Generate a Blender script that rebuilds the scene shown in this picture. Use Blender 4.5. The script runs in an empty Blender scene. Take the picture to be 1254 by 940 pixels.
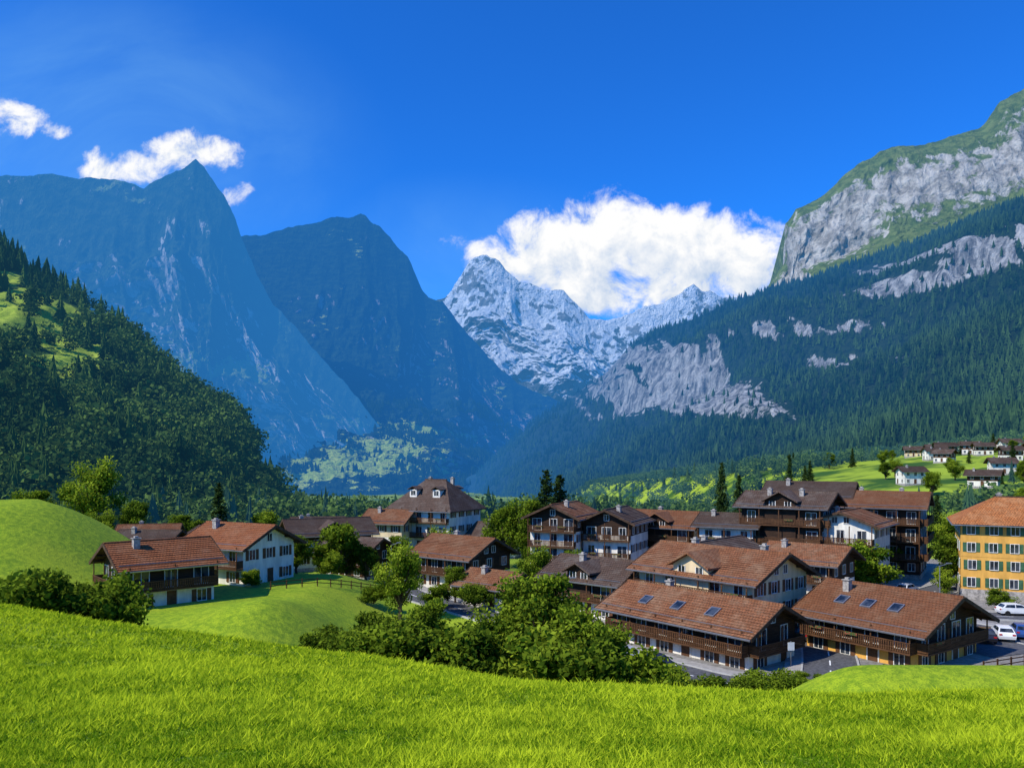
import bpy, math, random
import numpy as np
from mathutils import Vector
random.seed(7); rng=np.random.default_rng(7)
scene=bpy.context.scene
col0=scene.collection
# ------------------------------------------------------------------ noise
def _h(ix,iy,seed):
    n=(ix.astype(np.int64)*374761393+iy.astype(np.int64)*668265263+seed*974634777)&0xffffffff
    n=((n^(n>>13))*1274126177)&0xffffffff
    n=(n^(n>>16))&0xffff
    return n/32767.5-1.0
def vn(x,y,seed=0):
    x=np.asarray(x,float);y=np.asarray(y,float)
    ix=np.floor(x);iy=np.floor(y);fx=x-ix;fy=y-iy
    fx=fx*fx*fx*(fx*(fx*6-15)+10);fy=fy*fy*fy*(fy*(fy*6-15)+10)
    a=_h(ix,iy,seed);b=_h(ix+1,iy,seed);c=_h(ix,iy+1,seed);d=_h(ix+1,iy+1,seed)
    return (a*(1-fx)+b*fx)*(1-fy)+(c*(1-fx)+d*fx)*fy
def fbm(x,y,o=4,seed=0,g=.5):
    s=0;a=1;t=0
    for i in range(o):
        s=s+a*vn(x*2**i+i*17.3,y*2**i-i*9.1,seed+i);t+=a;a*=g
    return s/t
def ridged(x,y,o=5,seed=0,g=.5):
    s=0;a=1;t=0
    for i in range(o):
        s=s+a*(1-np.abs(vn(x*2**i+i*7.7,y*2**i+i*3.1,seed+i))*1.6);t+=a;a*=g
    return s/t
def S(v):
    v=np.clip(v,0,1);return v*v*(3-2*v)
# ------------------------------------------------------------------ mesh helpers
def mesh_np(name,V,F,mats,mi=None,attrs=None,smooth=False):
    me=bpy.data.meshes.new(name)
    V=np.ascontiguousarray(V,dtype=np.float32);F=np.ascontiguousarray(F,dtype=np.int32)
    k=F.shape[1]
    me.vertices.add(len(V));me.vertices.foreach_set('co',V.ravel())
    me.loops.add(F.size);me.loops.foreach_set('vertex_index',F.ravel())
    me.polygons.add(len(F));me.polygons.foreach_set('loop_start',np.arange(0,F.size,k,dtype=np.int32))
    for m in mats: me.materials.append(m)
    if mi is not None: me.polygons.foreach_set('material_index',np.ascontiguousarray(mi,dtype=np.int32))
    if attrs:
        for n,a in attrs.items():
            at=me.attributes.new(n,'FLOAT','POINT');at.data.foreach_set('value',np.ascontiguousarray(a,dtype=np.float32).ravel())
    me.update(calc_edges=True)
    me.polygons.foreach_set('use_smooth',np.full(len(F),smooth,dtype=bool))
    return me
def addobj(name,me,loc=(0,0,0),rz=0,sc=1,parent=None):
    o=bpy.data.objects.new(name,me);col0.objects.link(o)
    o.location=loc;o.rotation_euler=(0,0,rz)
    o.scale=(sc,sc,sc) if not isinstance(sc,tuple) else sc
    if parent: o.parent=parent
    return o
def gridfaces(n,m):
    i,j=np.meshgrid(np.arange(n-1),np.arange(m-1),indexing='ij')
    a=(i*m+j).ravel();return np.stack([a,a+m,a+m+1,a+1],1)
# ------------------------------------------------------------------ material helpers
class NT:
    def __init__(s,nt): s.nt=nt
    def n(s,t,inp=None,**p):
        nd=s.nt.nodes.new(t)
        for k,v in p.items(): setattr(nd,k,v)
        if inp:
            for k,v in inp.items():
                sock=nd.inputs[k]
                if isinstance(v,bpy.types.NodeSocket): s.nt.links.new(v,sock)
                else: sock.default_value=v
        return nd
    def m(s,op,a,b=0.0,c=0.0,clamp=False):
        return s.n('ShaderNodeMath',{0:a,1:b,2:c},operation=op,use_clamp=clamp).outputs[0]
    def ss(s,v,lo,hi):
        return s.n('ShaderNodeMapRange',{0:v,1:lo,2:hi,3:0.0,4:1.0},interpolation_type='SMOOTHSTEP').outputs[0]
    def mix(s,f,a,b,bt='MIX'):
        nd=s.n('ShaderNodeMix',data_type='RGBA',blend_type=bt)
        for i,v in ((0,f),(6,a),(7,b)):
            if isinstance(v,bpy.types.NodeSocket): s.nt.links.new(v,nd.inputs[i])
            else: nd.inputs[i].default_value=(tuple(v)+(1,))[:4] if i>0 else v
        return nd.outputs[2]
    def noise(s,vec,sc,det=4,rough=.55,dist=0):
        return s.n('ShaderNodeTexNoise',{'Vector':vec,'Scale':sc,'Detail':det,'Roughness':rough,'Distortion':dist}).outputs[0]
    def scale(s,vec,x,y,z):
        return s.n('ShaderNodeMapping',{'Vector':vec,'Scale':(x,y,z)}).outputs[0]
def newmat(name):
    m=bpy.data.materials.new(name);m.use_nodes=True;m.node_tree.nodes.clear();return m,NT(m.node_tree)
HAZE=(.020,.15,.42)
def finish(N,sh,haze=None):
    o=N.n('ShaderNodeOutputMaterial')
    if haze:  # painted aerial haze: blue emission mixed over the surface, growing with world Y
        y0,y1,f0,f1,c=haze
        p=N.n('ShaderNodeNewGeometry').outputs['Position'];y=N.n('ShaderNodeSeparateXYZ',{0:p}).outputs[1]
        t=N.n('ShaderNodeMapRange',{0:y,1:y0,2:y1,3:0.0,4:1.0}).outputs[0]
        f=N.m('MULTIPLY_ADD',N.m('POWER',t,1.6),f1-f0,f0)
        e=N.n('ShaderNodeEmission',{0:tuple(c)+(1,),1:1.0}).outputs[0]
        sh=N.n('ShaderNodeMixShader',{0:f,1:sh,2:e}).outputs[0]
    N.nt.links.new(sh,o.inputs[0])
def bs(N,c,rough=.85,spec=.2,bump=None,bd=.05,bstr=.6,metal=0):
    inp={'Base Color':c if isinstance(c,bpy.types.NodeSocket) else tuple(c)+(1,),'Roughness':rough,'Specular IOR Level':spec,'Metallic':metal}
    if bump is not None:
        inp['Normal']=N.n('ShaderNodeBump',{'Height':bump,'Distance':bd,'Strength':bstr}).outputs[0]
    return N.n('ShaderNodeBsdfPrincipled',inp).outputs[0]
def simple(name,c,rough=.7,var=.25,sc=2.0,spec=.2,metal=0,streak=False):
    m,N=newmat(name);v=N.n('ShaderNodeTexCoord').outputs['Object']
    if streak: v=N.scale(v,1,1,.25)
    n=N.noise(v,sc,5,.65)
    c2=tuple(x*(1-var*1.6) for x in c);c3=tuple(min(1,x*(1+var)) for x in c)
    cc=N.mix(N.ss(n,.3,.7),c2,c3)
    finish(N,bs(N,cc,rough,spec,n,.02,.3,metal));return m
def leafmat(name,dark,light,haze=None,trans=.35):
    m,N=newmat(name)
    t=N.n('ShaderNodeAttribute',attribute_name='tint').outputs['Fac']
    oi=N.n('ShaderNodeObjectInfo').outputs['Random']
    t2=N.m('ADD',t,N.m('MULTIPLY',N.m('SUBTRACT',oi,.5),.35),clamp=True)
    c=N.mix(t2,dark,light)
    d=N.n('ShaderNodeBsdfDiffuse',{0:c}).outputs[0]
    tr=N.n('ShaderNodeBsdfTranslucent',{0:c}).outputs[0]
    sh=N.n('ShaderNodeMixShader',{0:trans,1:d,2:tr}).outputs[0]
    finish(N,sh,haze);return m
def mountmat(name,base,base2,rock,rock2,grass,grass2,ns,haze,ks=1.0,kn=1.5,lo=.5,hi=.7,bump=20,glo=.45,ghi=.6,slope0=.35,zs=.3,kg=None,gs=(1,1,1)):
    m,N=newmat(name);v=N.n('ShaderNodeTexCoord').outputs['Object']
    n1=N.noise(v,ns,7,.6,.3);n2=N.noise(N.scale(v,1,1,zs),ns*4,7,.68,.4);n3=N.noise(N.scale(v,*gs),ns*6,6,.65)
    nz=N.n('ShaderNodeSeparateXYZ',{0:N.n('ShaderNodeNewGeometry').outputs['Normal']}).outputs[2]
    ar=N.n('ShaderNodeAttribute',attribute_name='rock').outputs['Fac'];ag=N.n('ShaderNodeAttribute',attribute_name='grass').outputs['Fac']
    b=N.mix(N.ss(n3,.4,.6),base,base2)
    g=N.mix(N.ss(n3,.4,.6),grass,grass2)
    gn=N.m('ADD',N.m('MULTIPLY',N.m('SUBTRACT',n1,.5),kn*1.2 if kg is None else kg),N.m('MULTIPLY',N.m('SUBTRACT',n3,.5),kn*.6 if kg is None else kg))
    gm=N.ss(N.m('ADD',ag,gn),glo,ghi)
    c=N.mix(gm,b,g)
    r=N.mix(N.ss(n2,.38,.62),rock,rock2)
    sl=N.m('MULTIPLY',N.m('SUBTRACT',slope0,nz),ks)
    rm=N.ss(N.m('ADD',N.m('ADD',ar,sl),N.m('ADD',N.m('MULTIPLY',N.m('SUBTRACT',n2,.5),kn),N.m('MULTIPLY',N.m('SUBTRACT',n1,.5),kn*.6))),lo,hi)
    c=N.mix(rm,c,r)
    h=N.m('ADD',N.m('ADD',n2,n1),N.m('MULTIPLY',n3,.5))
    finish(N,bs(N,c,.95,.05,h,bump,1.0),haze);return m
# ------------------------------------------------------------------ materials
M={}
M['plaster']=simple('plaster_white',(.78,.73,.62),.9,.14,.8,streak=True)
M['cream']=simple('plaster_cream',(.70,.55,.33),.9,.14,.8,streak=True)
M['ochre']=simple('plaster_ochre',(.72,.38,.08),.9,.12,.7,streak=True)
M['stone']=simple('stone_base',(.36,.33,.29),.95,.3,2.5)
def woodmat(name,c):
    m,N=newmat(name);v=N.n('ShaderNodeTexCoord').outputs['Object']
    z=N.n('ShaderNodeSeparateXYZ',{0:v}).outputs[2]
    w=N.m('FRACT',N.m('MULTIPLY',z,4.5))
    gap=N.ss(w,.0,.12)
    n=N.noise(N.scale(v,.4,.4,5),2.0,6,.65)
    cc=N.mix(N.ss(n,.3,.7),tuple(x*.45 for x in c),tuple(x*1.4 for x in c))
    cc=N.mix(gap,tuple(x*.15 for x in c),cc)
    finish(N,bs(N,cc,.75,.2,gap,.03,.6));return m
M['wood']=woodmat('timber_dark',(.046,.024,.013))
M['wood2']=woodmat('timber_brown',(.105,.048,.020))
M['wood3']=woodmat('timber_honey',(.42,.21,.06))
def tilemat(name,c1,c2,c3):
    m,N=newmat(name);v=N.n('ShaderNodeTexCoord').outputs['Object']
    oi=N.n('ShaderNodeObjectInfo').outputs['Random']
    br=N.n('ShaderNodeTexBrick',{'Vector':v,'Color1':c1+(1,),'Color2':c2+(1,),'Mortar':(.03,.018,.012,1),'Scale':1.0,'Mortar Size':.022,'Brick Width':.34,'Row Height':.40,'Bias':0.0})
    n=N.noise(v,.45,6,.7);n2=N.noise(v,5,3,.6);n3=N.noise(N.scale(v,2.5,.35,1),1.2,5,.7)
    c=N.mix(N.ss(n,.42,.68),br.outputs[0],c3)
    c=N.mix(N.m('MULTIPLY',N.ss(n2,.45,.70),.6),c,(.05,.032,.02))
    c=N.mix(N.m('MULTIPLY',N.ss(n3,.48,.70),.65),c,tuple(x*.38 for x in c1))
    c=N.mix(N.m('MULTIPLY',oi,.55),c,tuple(x*.5 for x in c2))
    h=N.m('SUBTRACT',1.0,br.outputs[1])
    finish(N,bs(N,c,.85,.12,h,.05,.8));return m
M['tile_brown']=tilemat('roof_tile_brown',(.38,.155,.07),(.26,.105,.048),(.34,.20,.115))
M['tile_red']=tilemat('roof_tile_red',(.48,.175,.065),(.33,.115,.047),(.42,.21,.11))
M['tile_dark']=tilemat('roof_tile_dark',(.17,.105,.075),(.12,.08,.06),(.19,.15,.12))
M['tile_orange']=tilemat('roof_tile_orange',(.58,.20,.06),(.44,.15,.045),(.48,.22,.09))
def glass():
    m,N=newmat('window_glass');v=N.n('ShaderNodeTexCoord').outputs['Object']
    n=N.noise(v,.9,2,.5)
    finish(N,bs(N,N.mix(N.ss(n,.4,.6),(.01,.014,.02),(.05,.06,.075)),.08,.6));return m
M['glass']=glass()
M['frame']=simple('window_frame_white',(.72,.69,.62),.6,.1)
M['shut_g']=simple('shutter_green',(.05,.12,.06),.6,.2);M['shut_r']=simple('shutter_red',(.28,.045,.03),.6,.2);M['shut_b']=simple('shutter_brown',(.12,.055,.025),.6,.2)
M['trim']=simple('roof_trim',(.08,.045,.025),.7,.3);M['metal']=simple('metal_grey',(.30,.31,.33),.4,.1,metal=.6)
def flowers():
    m,N=newmat('geraniums');v=N.n('ShaderNodeTexCoord').outputs['Object']
    finish(N,bs(N,N.mix(N.ss(N.noise(v,9,3,.6),.52,.6),(.04,.09,.02),(.35,.05,.05)),.8));return m
M['flowers']=flowers()
M['asphalt']=simple('asphalt',(.10,.10,.105),.9,.25,3)
M['pave']=simple('pavement',(.34,.32,.29),.9,.15,2)
M['kerb']=simple('kerb_stone',(.42,.41,.38),.9,.1,2)
M['paint']=simple('road_paint',(.78,.78,.75),.7,.08,3)
M['bark']=simple('bark',(.09,.065,.045),.95,.4,3)
M['leaf']=leafmat('leaves_green',(.018,.050,.006),(.22,.30,.02))
M['leafb']=leafmat('leaves_bright',(.05,.11,.008),(.34,.42,.03))
M['needle']=leafmat('needles',(.010,.028,.008),(.06,.095,.02),trans=.15)
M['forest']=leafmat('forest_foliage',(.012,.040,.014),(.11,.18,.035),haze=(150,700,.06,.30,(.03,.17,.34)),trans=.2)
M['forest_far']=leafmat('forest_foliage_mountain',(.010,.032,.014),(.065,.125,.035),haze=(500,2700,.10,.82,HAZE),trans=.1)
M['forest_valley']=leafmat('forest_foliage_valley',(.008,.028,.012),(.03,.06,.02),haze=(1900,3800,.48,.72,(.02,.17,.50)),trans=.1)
def cloth(n,c): return simple(n,c,.25,.03,1,.5)
# ------------------------------------------------------------------ terrain
def ground(x,y):
    x=np.asarray(x,float);y=np.asarray(y,float)
    a=np.interp(x,[-60,-24,-10,0,8,20,60],[.115,.135,.20,.25,.272,.285,.285])
    yy=np.clip(y-6.5,-3,None)
    zm=-2.5-a*yy-.018*np.clip(y-33,0,60)**2+(.22*fbm(x/9,y/9,3,5)+.6*fbm(x/22,y/16,2,6)+.06*fbm(x/1.6,y/1.6,2,3))*S((y-6)/20)
    zf=-20.6+.25*fbm(x/40,y/40,2,9)
    pl_=4.1*S((-14-x)/12)*S((135-y)/25)
    zf=zf+pl_
    zf=zf+10.6*S((-44-x)/22)*np.exp(-((y-108)/20)**2)*(1+.08*fbm(x/10,y/10,3,55))
    zf=zf+4.8*np.exp(-((x+18)/8)**2-((y-60)/7)**2)
    zf=zf+2.2*np.exp(-((x+24)/8)**2-((y-80)/8)**2)-1.2*np.exp(-((x+28)/10)**2-((y-69)/5)**2)
    zf=zf+7.4*S((x-9)/14)*np.exp(-((y-50)/9)**2)
    r=S((x-90)/70)
    zf=zf+r*(.045*np.clip(y-170,0,260)-.04*np.clip(y-480,0,3000)+.1*np.clip(x-150,0,400))
    zf=zf-(1-r)*(.085*np.clip(y-230,0,750)+.018*np.clip(y-980,0,3500))
    zf=zf+2.5*fbm(x/70,y/70,4,12)*S((y-190)/150)
    d=np.abs(zm-zf);m=np.maximum(zm,zf)
    return m+np.log1p(np.exp(-d*1.2))/1.2
nx,ny=420,460
tx=np.linspace(-6.1,6.1,nx);ty=np.linspace(-1.8,6.2,ny)
gx=12*np.sinh(tx);gy=22+20*np.sinh(ty)
X,Y=np.meshgrid(gx,gy,indexing='ij');Z=ground(X,Y)
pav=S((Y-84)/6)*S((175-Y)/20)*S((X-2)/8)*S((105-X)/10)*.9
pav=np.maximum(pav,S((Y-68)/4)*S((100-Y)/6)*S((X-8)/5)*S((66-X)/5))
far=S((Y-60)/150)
def groundmat():
    m,N=newmat('meadow_ground');v=N.n('ShaderNodeTexCoord').outputs['Object']
    n1=N.noise(v,.09,5,.6);n2=N.noise(v,1.6,5,.65);n3=N.noise(v,9,3,.7)
    g=N.mix(N.ss(n2,.35,.65),(.19,.30,.008),(.38,.49,.014))
    g=N.mix(N.m('MULTIPLY',N.ss(n1,.45,.65),.6),g,(.44,.51,.02))
    g=N.mix(N.m('MULTIPLY',N.ss(n3,.45,.65),.6),g,(.09,.17,.006))
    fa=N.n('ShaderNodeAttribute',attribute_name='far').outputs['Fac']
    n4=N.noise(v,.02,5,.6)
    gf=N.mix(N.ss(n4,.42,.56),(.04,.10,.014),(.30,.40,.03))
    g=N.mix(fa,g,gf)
    p=N.n('ShaderNodeAttribute',attribute_name='pave').outputs['Fac']
    pm=N.ss(N.m('ADD',p,N.m('MULTIPLY',N.m('SUBTRACT',N.noise(v,.12,4,.6),.5),1.9)),.6,.7)
    pc=N.mix(N.ss(n2,.3,.7),(.20,.18,.155),(.33,.31,.275))
    c=N.mix(pm,g,pc)
    h=N.m('ADD',n3,N.m('MULTIPLY',n2,1.5))
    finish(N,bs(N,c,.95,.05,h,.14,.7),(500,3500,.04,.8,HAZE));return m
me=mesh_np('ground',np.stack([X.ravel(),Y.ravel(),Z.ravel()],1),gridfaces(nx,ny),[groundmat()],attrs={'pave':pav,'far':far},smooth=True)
addobj('ground',me)
# ------------------------------------------------------------------ mountains
def loft(ridge,foot,ns,nt,prof,amp,ws,wt,seed,zj=0,back=.6,zamp=.35,iso=0):
    R=np.array(ridge,float);F=np.array(foot,float)
    def rs(P,n):
        d=np.r_[0,np.cumsum(np.linalg.norm(np.diff(P,axis=0),axis=1))];u=np.linspace(0,d[-1],n)
        return np.stack([np.interp(u,d,P[:,i]) for i in range(3)],1),u
    r,ru=rs(R,ns);f,_=rs(F,ns)
    r[:,2]+=zj*(fbm(ru/(ws*.35),ru*0,6,seed+50,.62))
    t=np.linspace(0,1,nt);g=np.interp(t,prof[0],prof[1])
    D=(f-r)[:,None,:];P=r[:,None,:]+D*np.stack([t,t,g],1)[None]
    out=D[...,:2]/(np.linalg.norm(D[...,:2],axis=2,keepdims=True)+1e-6)
    Lt=np.linalg.norm(D,axis=2).mean()
    ss_,tt=np.meshgrid(ru,t*Lt,indexing='ij')
    wx=ss_+ws*.5*fbm(ss_/ws/1.5,tt/wt/1.5,3,seed+9)+.25*tt*fbm(ss_/ws/2.5,tt*0,2,seed+70)
    q=ridged(wx/ws,tt/wt,7,seed,.58)-.45
    if iso: q=(1-iso)*q+iso*(ridged(wx/ws/1.6+.5*tt/wt,(tt-.4*wx)/ws,7,seed+5,.6)-.45)
    env=(S(t/.22)*.90+.10)[None]*(S((1-t)/.1)*.8+.2)[None]
    P[...,:2]+=out*(amp*q*env)[...,None]
    P[...,2]+=amp*zamp*fbm(ss_/ws*1.3,tt/wt*1.8,6,seed+20,.55)*env
    nb=14;tb=np.linspace(1,0,nb,endpoint=False)
    B=r[:,None,:]+D*np.stack([-back*tb,-back*tb,tb*.95],1)[None]
    A=np.concatenate([B,P],1)
    tf=np.concatenate([-tb,t])
    return A,tf,ru/ru[-1],nb
def sample(A,nb,n,maskf,rg):
    P=A[:,nb:]
    a=np.linalg.norm(np.cross(P[1:,:-1]-P[:-1,:-1],P[:-1,1:]-P[:-1,:-1]),axis=2)
    c=(P[1:,:-1]+P[:-1,1:])/2
    w=a*maskf(c[...,0],c[...,1],c[...,2]);w=w.ravel()/w.sum()
    k=rg.choice(len(w),n,p=w);i=k//(P.shape[1]-1);j=k%(P.shape[1]-1)
    u=rg.random(n)[:,None];v=rg.random(n)[:,None]
    return (P[i,j]*(1-u)+P[i+1,j]*u)*(1-v)+(P[i,j+1]*(1-u)+P[i+1,j+1]*u)*v
def put_mountain(name,A,mat,rock=None,grass=None):
    V=A.reshape(-1,3);z=np.zeros(len(V))
    me=mesh_np(name,V,gridfaces(A.shape[0],A.shape[1])[:,::-1],[mat],attrs={'rock':z if rock is None else rock,'grass':z if grass is None else grass},smooth=True)
    return addobj(name,me)
def ell(V,cx,cz,rx,rz,ang=0):
    dx=V[...,0]-cx;dz=V[...,2]-cz;c=math.cos(ang);s=math.sin(ang)
    a=(dx*c+dz*s)/rx;b=(-dx*s+dz*c)/rz
    return np.exp(-(a*a+b*b))
# far left rock massif with the pointed summit
k=3.0
pr=[(-900,330),(-777,335),(-627,347),(-567,345),(-507,339),(-475,338),(-462,335),(-450,327),(-435,336),(-415,348),(-400,356),(-391,362),(-387,364),(-380,358),(-368,343),(-352,318),(-338,285),(-328,255),(-312,222),(-290,192),(-262,160),(-235,125),(-200,85),(-165,40),(-130,-15)]
A,tf,_,nb=loft([(a*k,2925,b*k) for a,b in pr],[(-1900,1750,-60),(-1300,1850,-60),(-950,2000,-60),(-720,2150,-90),(-520,2450,-110)],560,320,([0,.12,.35,.6,1],[0,.28,.58,.8,1]),270,480,650,3,26,iso=.45)
V=A.reshape(-1,3)
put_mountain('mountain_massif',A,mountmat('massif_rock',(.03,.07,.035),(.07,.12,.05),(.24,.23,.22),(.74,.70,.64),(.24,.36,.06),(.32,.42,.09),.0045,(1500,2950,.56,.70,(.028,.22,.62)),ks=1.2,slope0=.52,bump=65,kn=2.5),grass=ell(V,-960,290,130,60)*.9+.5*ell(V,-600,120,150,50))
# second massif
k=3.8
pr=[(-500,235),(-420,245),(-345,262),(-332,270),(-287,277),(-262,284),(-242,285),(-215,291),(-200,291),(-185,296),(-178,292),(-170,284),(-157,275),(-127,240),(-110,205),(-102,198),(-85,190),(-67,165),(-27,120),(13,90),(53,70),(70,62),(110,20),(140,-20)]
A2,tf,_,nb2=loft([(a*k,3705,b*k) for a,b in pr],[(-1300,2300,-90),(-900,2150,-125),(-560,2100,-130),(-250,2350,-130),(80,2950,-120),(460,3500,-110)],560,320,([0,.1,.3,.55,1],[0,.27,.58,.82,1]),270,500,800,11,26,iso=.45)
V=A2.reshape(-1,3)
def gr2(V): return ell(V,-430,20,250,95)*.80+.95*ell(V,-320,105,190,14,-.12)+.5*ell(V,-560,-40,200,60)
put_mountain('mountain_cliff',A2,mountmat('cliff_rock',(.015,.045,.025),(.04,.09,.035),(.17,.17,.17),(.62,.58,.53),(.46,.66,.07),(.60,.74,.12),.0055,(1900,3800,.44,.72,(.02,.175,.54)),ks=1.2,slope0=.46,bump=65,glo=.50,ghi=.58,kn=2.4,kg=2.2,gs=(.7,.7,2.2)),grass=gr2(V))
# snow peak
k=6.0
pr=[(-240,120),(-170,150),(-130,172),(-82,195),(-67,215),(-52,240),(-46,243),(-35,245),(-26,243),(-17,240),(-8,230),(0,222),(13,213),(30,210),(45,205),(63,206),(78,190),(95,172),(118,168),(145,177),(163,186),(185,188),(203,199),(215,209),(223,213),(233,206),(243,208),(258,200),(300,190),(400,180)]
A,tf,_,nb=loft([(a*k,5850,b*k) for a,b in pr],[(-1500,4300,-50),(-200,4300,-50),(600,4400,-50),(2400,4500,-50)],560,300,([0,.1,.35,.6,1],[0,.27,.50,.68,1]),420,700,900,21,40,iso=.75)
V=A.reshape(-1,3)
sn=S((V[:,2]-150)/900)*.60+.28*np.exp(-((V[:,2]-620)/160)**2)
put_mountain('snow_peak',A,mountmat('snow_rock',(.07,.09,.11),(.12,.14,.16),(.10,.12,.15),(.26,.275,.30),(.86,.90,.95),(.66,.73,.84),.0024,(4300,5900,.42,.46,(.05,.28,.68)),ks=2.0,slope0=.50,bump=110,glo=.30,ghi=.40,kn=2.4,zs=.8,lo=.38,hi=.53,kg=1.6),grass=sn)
# right forest mountain
rr=[(-194,2700,-90),(-101,2650,-50),(-19,2600,38),(86,2550,126),(187,2500,187),(278,2400,250),(345,2350,328),(408,2300,357),(515,2250,390),(593,2200,425),(690,2150,452),(784,2050,466),(946,1950,515),(1049,1850,545),(1125,1750,560),(1269,1650,588),(1500,1550,630)]
ff=[(-150,2350,-150),(40,1750,-130),(130,1250,-115),(210,850,-80),(320,660,-30),(480,600,-10),(700,560,0),(950,500,10)]
A4,tf,sf,nb4=loft(rr,ff,640,340,([0,.13,.28,.36,.7,1],[0,.10,.24,.52,.82,1]),130,330,460,31,8,iso=.5)
V=A4.reshape(-1,3)
def rockmask4(V):
    n=fbm(V[...,0]/20+V[...,1]/260,V[...,2]/120,5,88,.6)
    n2=fbm(V[...,0]/80,V[...,2]/70,3,91)
    r=1.25*ell(V,340,225,100,85)+1.1*ell(V,425,180,65,110)+.8*ell(V,250,150,70,70)+1.1*ell(V,900,400,130,38,-.35)+.95*ell(V,790,345,70,32)+.85*ell(V,980,335,100,34,-.3)+.7*ell(V,640,190,60,34)+.65*ell(V,560,280,90,34)+.5*ell(V,700,260,80,22)
    return np.clip(r*(1+1.1*n+.7*n2)-.08,0,1)
def grassmask4(V):
    yk=np.exp(-((V[...,1]-760)/130)**2)
    return 1.1*ell(V,430,42,60,16,.2)*yk+ell(V,800,505,400,16,.3)*.3
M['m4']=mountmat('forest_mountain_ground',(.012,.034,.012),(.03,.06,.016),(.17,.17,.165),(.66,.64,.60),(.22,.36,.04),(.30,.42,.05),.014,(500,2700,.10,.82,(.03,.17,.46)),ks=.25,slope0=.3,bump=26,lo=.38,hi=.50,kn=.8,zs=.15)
put_mountain('forest_mountain',A4,M['m4'],rock=rockmask4(V),grass=grassmask4(V))
# upper rocky shoulder
k=2400/975
pr=[(230,150),(280,180),(313,210),(333,238),(335,285),(348,302),(373,315),(413,350),(453,377),(483,380),(523,388),(573,400),(598,435),(627,453),(700,470),(800,450),(980,420)]
A,tf,_,nb=loft([(a*k,2400,b*k) for a,b in pr],[(560,2100,330),(800,1950,380),(1200,1750,440),(2000,1500,480)],520,240,([0,.1,.32,.5,1],[0,.10,.55,.66,1]),80,230,300,41,12,iso=.5)
V=A.reshape(-1,3);T=np.tile(tf,520);sc=np.repeat(np.linspace(0,1,520),len(tf))
rb=np.exp(-((T-.20-.05*(sc-.4))/.13)**2)*S((.95-sc)/.25)
rb=np.maximum(rb,S((.42-sc)/.12)*np.exp(-((T-.25)/.28)**2))
put_mountain('rocky_shoulder',A,mountmat('shoulder_rock',(.10,.16,.05),(.19,.25,.08),(.28,.26,.23),(.66,.62,.55),(.15,.23,.05),(.17,.24,.06),.007,(1500,2500,.12,.32,(.04,.2,.46)),ks=.5,slope0=.3,bump=30,lo=.55,hi=.72,kn=1.6,zs=.6),rock=rb)
# left forest hill
rl=[(-560,540,205),(-453,520,183),(-321,500,133),(-289,480,111),(-268,470,100),(-244,460,85),(-220,450,72),(-188,430,47),(-162,420,31),(-138,400,17),(-120,380,-6),(-102,360,-24),(-85,335,-32),(-68,310,-38)]
fl=[(-420,150,-8),(-300,155,-12),(-190,165,-19),(-130,175,-23),(-100,190,-25),(-80,220,-27),(-62,260,-36)]
A5,tf,_,nb5=loft(rl,fl,300,160,([0,1],[0,1]),16,60,110,51,2)
V=A5.reshape(-1,3)
def grass5(V):
    n=fbm(V[...,0]/14,V[...,2]/6,4,44,.6)
    return np.clip((1.1*ell(V,-248,68,45,9,-.55)+.8*ell(V,-262,88,30,4,-.5)+.55*ell(V,-210,50,22,4,-.5))*(1+1.5*n),0,1.2)
put_mountain('forest_hill',A5,mountmat('hill_ground',(.015,.045,.012),(.035,.08,.018),(.2,.2,.18),(.3,.3,.28),(.24,.34,.03),(.36,.45,.05),.03,(150,700,.06,.30,(.03,.17,.34)),ks=0,bump=1.0,lo=1.5,hi=2,glo=.30,ghi=.42,kn=.5),grass=grass5(V))
# ------------------------------------------------------------------ tree templates
def frustum(p0,p1,r0,r1,n=6):
    p0=np.array(p0,float);p1=np.array(p1,float);d=p1-p0;d/=np.linalg.norm(d)+1e-9
    a=np.cross(d,[.3,.9,.1]);a/=np.linalg.norm(a);b=np.cross(d,a)
    th=np.arange(n)*2*math.pi/n;c=np.cos(th)[:,None]*a+np.sin(th)[:,None]*b
    V=np.concatenate([p0+c*r0,p1+c*r1]);i=np.arange(n);j=(i+1)%n
    return V,np.stack([i,j,j+n,i+n],1)
def leaves(C,out,size,rg,asp=.6):
    n=len(C);nn=rg.normal(size=(n,3));nn/=np.linalg.norm(nn,axis=1,keepdims=True)
    nn=nn+out*.7;nn/=np.linalg.norm(nn,axis=1,keepdims=True)
    a=np.cross(nn,rg.normal(size=(n,3)));a/=np.linalg.norm(a,axis=1,keepdims=True);b=np.cross(nn,a)
    s=size*(.6+.8*rg.random((n,1)))
    V=np.stack([C-a*s,C-b*s*asp,C+a*s,C+b*s*asp],1).reshape(-1,3)
    return V,np.arange(n*4).reshape(-1,4)
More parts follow.
